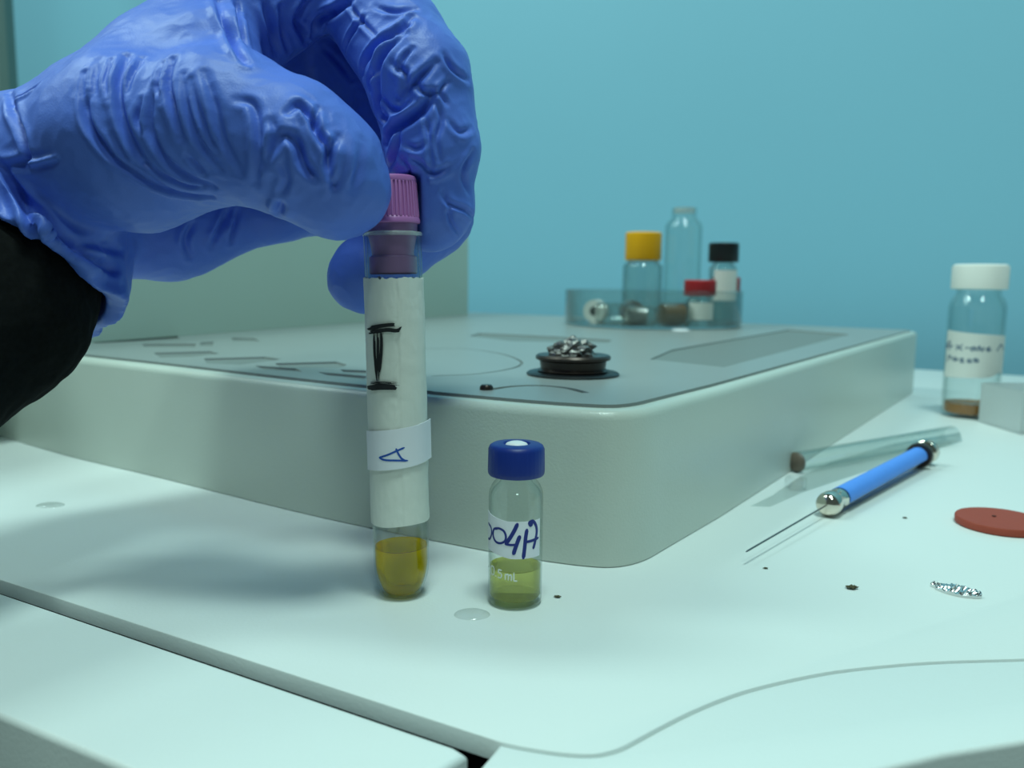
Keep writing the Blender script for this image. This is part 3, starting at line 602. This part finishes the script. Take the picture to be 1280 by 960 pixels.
#HAND#
# ------------------------------------------------------------------ gloved hand: one continuous glove surface
import openvdb
J = lambda px, py, y: np.array(gy(px, py, y), np.float32)
H = 0.8                                      # grid step (mm)
LO = np.array([-175.0, 138.0, 48.0], np.float32); HI = np.array([2.0, 285.0, 182.0], np.float32)
nx, ny, nz = [int(v) for v in (HI - LO) / H]
GX = (LO[0] + H * np.arange(nx, dtype=np.float32))[:, None, None]
GY = (LO[1] + H * np.arange(ny, dtype=np.float32))[None, :, None]
GZ = (LO[2] + H * np.arange(nz, dtype=np.float32))[None, None, :]
def cone(a, b, ra, rb, flat=None):
    ab = b - a; L2 = float(ab @ ab)
    t = np.clip(((GX - a[0]) * ab[0] + (GY - a[1]) * ab[1] + (GZ - a[2]) * ab[2]) / L2, 0, 1)
    dx = GX - a[0] - t * ab[0]; dy = GY - a[1] - t * ab[1]; dz = GZ - a[2] - t * ab[2]
    return np.sqrt(dx * dx + dy * dy + dz * dz) - (ra + (rb - ra) * t)
def smin(a, b, k):
    h = np.maximum(k - np.abs(a - b), 0) / k; return np.minimum(a, b) - h * h * k * 0.25
def chain(js, k=3.0):
    d = None
    for (a, ra), (b, rb) in zip(js, js[1:]):
        c = cone(a, b, ra, rb); d = c if d is None else smin(d, c, k)
    return d
Wr, Wu = J(82, 196, 198), J(95, 262, 214)
thumb = chain([(J(58, 205, 190), 15.0), (J(170, 177, 182), 17.6), (J(282, 157, 176), 14.6), (J(368, 186, 172.5), 12.4), (J(410, 216, 173), 11.0), (J(424, 238, 174), 9.6)], 5)
I0, M0, R0, P0 = J(425, -60, 214), J(400, -50, 234), J(395, 40, 250), J(370, 140, 258)
palm = chain([(Wr, 12.0), (I0, 12.5)], 4)
for a, ra, b, rb in [(Wr, 12.0, M0, 12.5), (Wu, 14.5, R0, 12.5), (Wu, 14.5, P0, 12), (Wu, 14, J(225, 268, 228), 12.0), (J(235, 258, 228), 12.0, P0, 11), (Wr, 13, Wu, 15), (J(120, 140, 188), 11, J(262, 75, 186), 11), (J(200, 90, 194), 12.5, J(330, -10, 204), 11), (J(95, 280, 214), 12.5, J(212, 287, 226), 11.6), (J(212, 287, 226), 11.6, J(345, 265, 234), 7.5)]:
    palm = smin(palm, cone(a, b, ra, rb), 7)
hand = smin(thumb, palm, 5)
fingers = [
    [(I0, 12.0), (J(523, 98, 194), 11.4), (J(541, 182, 193), 10.4), (J(541, 255, 194), 9.0), (J(538, 268, 194), 8.4)],
    [(M0, 12.0), (J(532, 95, 214), 10.8), (J(540, 268, 212), 9.8), (J(460, 342, 209), 8.8), (J(452, 350, 209), 8.3)],
    [(R0, 11.5), (J(490, 130, 236), 10.5), (J(480, 225, 230), 9.3), (J(420, 238, 226), 8.4)],
    [(P0, 11.0), (J(445, 205, 250), 9.5), (J(400, 255, 241), 8.4), (J(345, 262, 234), 7.8)],
]
full = None
for js in fingers:
    f = smin(chain(js, 2.5), hand, 5)
    full = f if full is None else np.minimum(full, f)
# cuff
cA_, cB_ = J(48, 236, 203), J(-8, 345, 188)
cuff = cone(cA_, cB_, 22.0, 27.5)
ax = (cB_ - cA_) / np.linalg.norm(cB_ - cA_)
along = (GX - cA_[0]) * ax[0] + (GY - cA_[1]) * ax[1] + (GZ - cA_[2]) * ax[2]
u1 = np.cross(ax, [0, 0, 1.0]); u1 /= np.linalg.norm(u1); u2 = np.cross(ax, u1)
ang = np.arctan2((GX - cA_[0]) * u1[0] + (GY - cA_[1]) * u1[1] + (GZ - cA_[2]) * u1[2], (GX - cA_[0]) * u2[0] + (GY - cA_[1]) * u2[1] + (GZ - cA_[2]) * u2[2])
flute = np.clip(along / 20.0, 0, 1.0)
cuff = cuff - flute * (1.1 * np.sin(ang * 7 + along * 0.12) + 0.7 * np.sin(ang * 13 - along * 0.1 + 1.3))
full = smin(full, cuff, 4)
hemcut = along - (25.5 + 1.6 * np.sin(ang * 3 + 0.5) + 1.0 * np.sin(ang * 7))
full = np.maximum(full, hemcut)
# arm in a black sleeve
S = [(J(30, 290, 200), 19.5), (J(-30, 372, 184), 24.0), (J(-290, 520, 150), 28.0)]
def conep(P, a, b, ra, rb):
    ab = b - a; t = np.clip((P - a) @ ab / (ab @ ab), 0, 1); return np.linalg.norm(P - a - t[:, None] * ab, axis=1) - (ra + (rb - ra) * t)
slv = chain(S, 4)
full = np.maximum(full, -(slv - 0.4))
# room for the test tube it grips
tA_, tB_ = np.array(TB, np.float32), np.array(TB + (TT - TB) * (TH + 12.3) / TH, np.float32)
ab = tB_ - tA_; L_ = float(np.linalg.norm(ab)); abn = ab / L_
t = (GX - tA_[0]) * abn[0] + (GY - tA_[1]) * abn[1] + (GZ - tA_[2]) * abn[2]
rad = np.sqrt(np.maximum((GX - tA_[0]) ** 2 + (GY - tA_[1]) ** 2 + (GZ - tA_[2]) ** 2 - t * t, 0))
tube_sd = np.maximum(rad - np.where(t > TH, 6.25, 7.2), t - L_ - 0.25)
full = -smin(-full, tube_sd, 1.0) * 1.0
def to_mesh(name, sdf, lo=LO, h=H):
    g = openvdb.FloatGrid(background=3.0); g.copyFromArray(np.ascontiguousarray(np.clip(sdf, -3, 3), dtype=np.float32))
    v, q = g.convertToQuads(isovalue=0.0)
    v = np.array(v, np.float64) * h + lo
    me = bpy.data.meshes.new(name); me.from_pydata((v * MM).tolist(), [], np.array(q)[:, ::-1].tolist()); me.update()
    return me
def refine(me, subd):
    bm = bmesh.new(); bm.from_mesh(me)
    bmesh.ops.smooth_vert(bm, verts=bm.verts, factor=0.5, use_axis_x=True, use_axis_y=True, use_axis_z=True)
    # keep the biggest island only
    seen = set(); best = []
    for v0 in bm.verts:
        if v0 in seen: continue
        st = [v0]; seen.add(v0); isl = []
        while st:
            v = st.pop(); isl.append(v)
            for e in v.link_edges:
                w2 = e.other_vert(v)
                if w2 not in seen: seen.add(w2); st.append(w2)
        if len(isl) > len(best): best = isl
    bs = set(best); bmesh.ops.delete(bm, geom=[v for v in bm.verts if v not in bs], context='VERTS')
    bmesh.ops.recalc_face_normals(bm, faces=bm.faces); bm.to_mesh(me); bm.free()
    if subd:
        o = bpy.data.objects.new('tmp', me); COL.objects.link(o); m_ = o.modifiers.new('s', 'SUBSURF'); m_.levels = subd; m_.render_levels = subd
        dg = bpy.context.evaluated_depsgraph_get(); m2 = bpy.data.meshes.new_from_object(o.evaluated_get(dg)); bpy.data.objects.remove(o); return m2
    return me
base_me = to_mesh('glove', full)
glove_me = refine(base_me, 1)
N = len(glove_me.vertices); co = np.empty(N * 3); glove_me.vertices.foreach_get('co', co); co = co.reshape(-1, 3) / MM
no = np.empty(N * 3); glove_me.vertices.foreach_get('normal', no); no = no.reshape(-1, 3)
disp = np.zeros(N)

CR = [
 # (depth, width, [pixel polyline traced on the photographed glove])
 (1.1, 0.9, [(106, 91), (103, 125), (108, 153), (131, 188), (163, 213), (200, 234), (238, 245), (265, 245)]),
 (1.5, 1.2, [(159, 69), (148, 100), (150, 138), (163, 175), (181, 203)]), (0.8, 0.8, [(181, 203), (206, 219), (231, 231), (252, 234)]),
 (0.8, 0.9, [(178, 72), (163, 97), (158, 122)]), (1.1, 1.0, [(194, 109), (188, 134), (188, 163), (200, 188), (219, 209), (244, 225), (266, 233)]),
 (1.3, 1.1, [(216, 75), (209, 103), (216, 134), (226, 172)]), (0.8, 1.0, [(231, 94), (236, 140), (250, 178), (275, 212)]),
 (0.8, 0.9, [(112, 116), (108, 134), (116, 163), (138, 190)]), (0.7, 0.8, [(178, 125), (172, 150), (178, 165)]),
 (0.7, 1.1, [(256, 91), (269, 131), (278, 175), (300, 214)]), (0.7, 0.8, [(234, 194), (256, 218)]), (0.5, 1.2, [(125, 75), (118, 100), (120, 120)]),
 (0.9, 1.2, [(297, 125), (316, 131), (323, 163), (322, 200), (319, 228)]), (1.1, 1.2, [(330, 205), (344, 184), (356, 169), (372, 184), (375, 203), (384, 218)]),
 (1.4, 1.1, [(360, 140), (372, 130), (380, 135), (392, 155), (395, 164), (410, 190), (412, 217), (417, 232)]), (1.2, 1.1, [(370, 168), (377, 195), (385, 212), (394, 222)]),
 (0.8, 0.8, [(397, 135), (393, 160)]), (0.7, 1.6, [(452, 177), (447, 212), (440, 234)]), (0.9, 1.0, [(422, 172), (412, 190), (407, 208)]), (0.6, 1.0, [(340, 150), (345, 165), (338, 182)]),
 (0.6, 1.2, [(430, 200), (425, 222), (415, 240)]), (0.6, 1.0, [(352, 205), (358, 225), (350, 245)]),
 (1.6, 1.2, [(272, 0), (281, 31), (294, 59), (308, 78)]), (1.2, 1.0, [(295, 0), (300, 34), (308, 62)]),
 (1.6, 1.2, [(508, 33), (480, 52), (460, 75), (452, 92)]), (1.0, 0.9, [(492, 48), (475, 82), (465, 100), (466, 112)]),
 (1.2, 1.0, [(507, 42), (485, 62), (475, 88), (474, 112), (475, 140), (485, 152)]), (1.9, 1.3, [(541, 117), (530, 135), (510, 150), (492, 162), (484, 180)]),
 (1.0, 0.9, [(520, 103), (528, 115), (542, 117)]), (1.2, 1.1, [(545, 78), (525, 97), (515, 107), (500, 127)]), (0.9, 1.0, [(490, 80), (508, 95), (503, 112)]),
 (1.0, 1.0, [(500, 160), (495, 190), (485, 214)]), (0.6, 0.8, [(530, 140), (537, 175), (540, 217)]), (1.0, 1.0, [(518, 200), (528, 207), (540, 217), (558, 210)]),
 (0.7, 0.8, [(553, 240), (561, 254), (580, 262), (590, 271)]), (0.7, 0.8, [(561, 256), (563, 275), (574, 292)]), (0.8, 1.0, [(556, 68), (565, 85), (585, 100)]),
 (0.6, 0.8, [(435, 3), (450, 25), (472, 47)]), (1.5, 1.3, [(440, 0), (420, 15), (397, 27), (391, 45)]), (1.4, 1.2, [(385, 0), (370, 24), (377, 40), (384, 54)]),
 (1.2, 1.4, [(330, 0), (337, 32), (345, 65)]), (0.8, 1.0, [(515, 22), (500, 40)]), (0.7, 1.0, [(470, 8), (492, 15), (520, 12)]), (0.6, 1.0, [(560, 150), (575, 165), (590, 160)]),
 (0.6, 0.9, [(505, 180), (520, 186), (532, 180)]), (0.7, 1.0, [(590, 190), (578, 215), (585, 240)]), (0.6, 1.0, [(405, 60), (425, 80), (440, 100)]),
 (2.4, 1.5, [(2, 208), (32, 250), (57, 275), (92, 307), (140, 338)]), (1.3, 1.3, [(0, 272), (17, 300), (50, 325), (82, 335), (138, 343)]), (1.3, 1.2, [(7, 214), (30, 262), (57, 300), (62, 314)]),
 (1.3, 1.3, [(5, 302), (27, 322), (50, 340), (75, 362), (100, 384)]), (1.2, 1.2, [(12, 116), (18, 143), (34, 187), (31, 203), (0, 208)]), (-0.9, 0.8, [(31, 205), (50, 202), (70, 196)]),
 (0.8, 0.8, [(15, 128), (30, 118), (46, 106)]), (0.6, 0.7, [(22, 150), (30, 165), (34, 180)]), (1.0, 1.2, [(287, 262), (275, 285), (265, 308)]), (1.0, 1.0, [(297, 262), (289, 303)]),
 (0.9, 1.5, [(85, 302), (140, 310), (205, 332), (237, 320)]), (0.9, 1.2, [(325, 262), (315, 285), (320, 302)]), (1.0, 1.2, [(240, 280), (232, 300), (238, 322)]),
 (0.7, 0.8, [(140, 75), (132, 100), (136, 125)]), (0.7, 0.8, [(205, 80), (198, 105), (202, 128)]), (0.8, 0.8, [(240, 100), (246, 130), (258, 165), (272, 190)]),
 (0.6, 0.8, [(140, 170), (160, 200), (190, 222), (215, 238)]), (0.7, 0.8, [(515, 60), (505, 72), (498, 90)]), (0.7, 0.8, [(545, 130), (552, 150), (545, 175), (550, 200)]),
 (0.8, 0.8, [(478, 120), (488, 135), (500, 138), (512, 128)]), (0.7, 0.8, [(560, 100), (550, 115), (558, 130)]), (0.7, 0.8, [(500, 195), (512, 215), (510, 232)]),
 (0.6, 0.8, [(415, 15), (408, 35), (412, 55)]), (0.7, 0.9, [(350, 10), (352, 40), (362, 66)]), (0.8, 0.8, [(455, 22), (440, 42), (432, 62)]),
 (1.0, 1.0, [(20, 240), (45, 290), (80, 330), (120, 355)]), (0.7, 0.9, [(40, 280), (70, 318), (115, 345)]), (1.0, 1.2, [(350, 255), (345, 280), (352, 296)]),
]
tree = BVHTree.FromPolygons([tuple(c) for c in co], [tuple(p.vertices) for p in glove_me.polygons])
camv = Vector(CAM)
for dpt, wd, pl in CR:
    pts = []
    for p in smooth_path(pl, 6):
        hit = tree.ray_cast(camv, Vector(ray(*p)).normalized())
        if hit[0] is not None: pts.append((np.array(hit[0]), np.array(hit[1])))
    # drop jumps onto another surface
    run = [pts[0]] if pts else []
    for a in pts[1:]:
        if np.linalg.norm(a[0] - run[-1][0]) < 7: run.append(a)
    if len(run) < 3: continue
    C_ = np.array([a[0] for a in run]); Nn = np.array([a[1] for a in run]); rr_ = wd * 4.5
    mk = np.where(np.all((co > C_.min(0) - rr_) & (co < C_.max(0) + rr_), axis=1))[0]
    best = np.full(len(mk), 1e9); sg = np.zeros(len(mk)); uu = np.zeros(len(mk)); P = co[mk]
    nseg = len(C_) - 1
    for i in range(nseg):
        a, b = C_[i], C_[i + 1]; ab = b - a; L2 = ab @ ab + 1e-9; t = np.clip((P - a) @ ab / L2, 0, 1)
        dv = P - a - t[:, None] * ab; d = np.linalg.norm(dv, axis=1); side = np.cross(ab, Nn[i]); side /= np.linalg.norm(side) + 1e-9
        up_ = d < best; best[up_] = d[up_]; sg[up_] = np.sign(dv @ side)[up_]; uu[up_] = ((i + t) / nseg)[up_]
    wd2 = wd * 0.70; s_ = best * sg / wd2; e_ = np.sqrt(np.clip(np.sin(np.pi * np.clip(uu, 0.03, 0.97)), 0, 1))
    prof = -np.exp(-s_ ** 2) + 0.62 * np.exp(-((s_ - 1.75) / 1.15) ** 2) + 0.30 * np.exp(-((s_ + 1.9) / 1.3) ** 2)
    ok = (no[mk] @ Nn.mean(0)) > -0.2
    disp[mk] += np.where(ok, prof * dpt * 1.15 * e_, 0)
# loose-film waviness, stronger on the fingers
for i in range(0, N):
    c = co[i]; v_ = Vector((c[0] * 0.11, c[1] * 0.11, c[2] * 0.11))
    disp[i] += 0.5 * noise.noise(v_) + 0.18 * (0.3 - abs(noise.noise(v_ * 2.6)) * 1.4)
# keep the film off the stopper and the glass it grips
q_ = (co + no * disp[:, None]) - np.array(TB); tt = q_ @ abn; rd_ = np.linalg.norm(q_ - tt[:, None] * abn, axis=1)
near = (tt < L_ + 1.5) & (rd_ < 8.3); disp[near] = np.minimum(disp[near], 0.0)
near = (tt < L_ + 0.6) & (rd_ < 7.6); disp[near] = 0

co2 = co + no * disp[:, None]
glove_me.vertices.foreach_set('co', (co2 * MM).ravel()); glove_me.update()
hand_o = thing('gloved_hand', 'blue-gloved left hand in a black sleeve pinching the purple stopper of the test tube', 'hand', J(60, 240, 200))
inv = -Vector(hand_o.location)
def adopt(me, name, m):
    me.transform(Matrix.Translation(inv)); me.materials.clear(); return link(name, me, m, hand_o)
g_o = adopt(glove_me, 'glove', M['glove']); g_o['label'] = 'wrinkled blue nitrile glove'
# sleeve gets its own grid so it can run further out of frame
LO2 = np.array([-260.0, 90.0, 0.0], np.float32); n2 = [150, 90, 90]; h2 = 1.5
GX = (LO2[0] + h2 * np.arange(n2[0], dtype=np.float32))[:, None, None]; GY = (LO2[1] + h2 * np.arange(n2[1], dtype=np.float32))[None, :, None]; GZ = (LO2[2] + h2 * np.arange(n2[2], dtype=np.float32))[None, None, :]
slv2 = chain(S, 4)
sl_me = refine(to_mesh('sleeve', slv2, LO2, h2), 1)
Ns = len(sl_me.vertices); sc = np.empty(Ns * 3); sl_me.vertices.foreach_get('co', sc); sc = sc.reshape(-1, 3); sn = np.empty(Ns * 3); sl_me.vertices.foreach_get('normal', sn); sn = sn.reshape(-1, 3)
sd_ = np.array([0.9 * noise.noise(Vector(c) * 60) + 0.35 * noise.noise(Vector(c) * 300) for c in sc]) - 0.5
sl_me.vertices.foreach_set('co', (sc + sn * sd_[:, None] * MM).ravel()); sl_me.update()
s_o = adopt(sl_me, 'sleeve', M['sleeve']); s_o['label'] = 'black fleece sleeve'
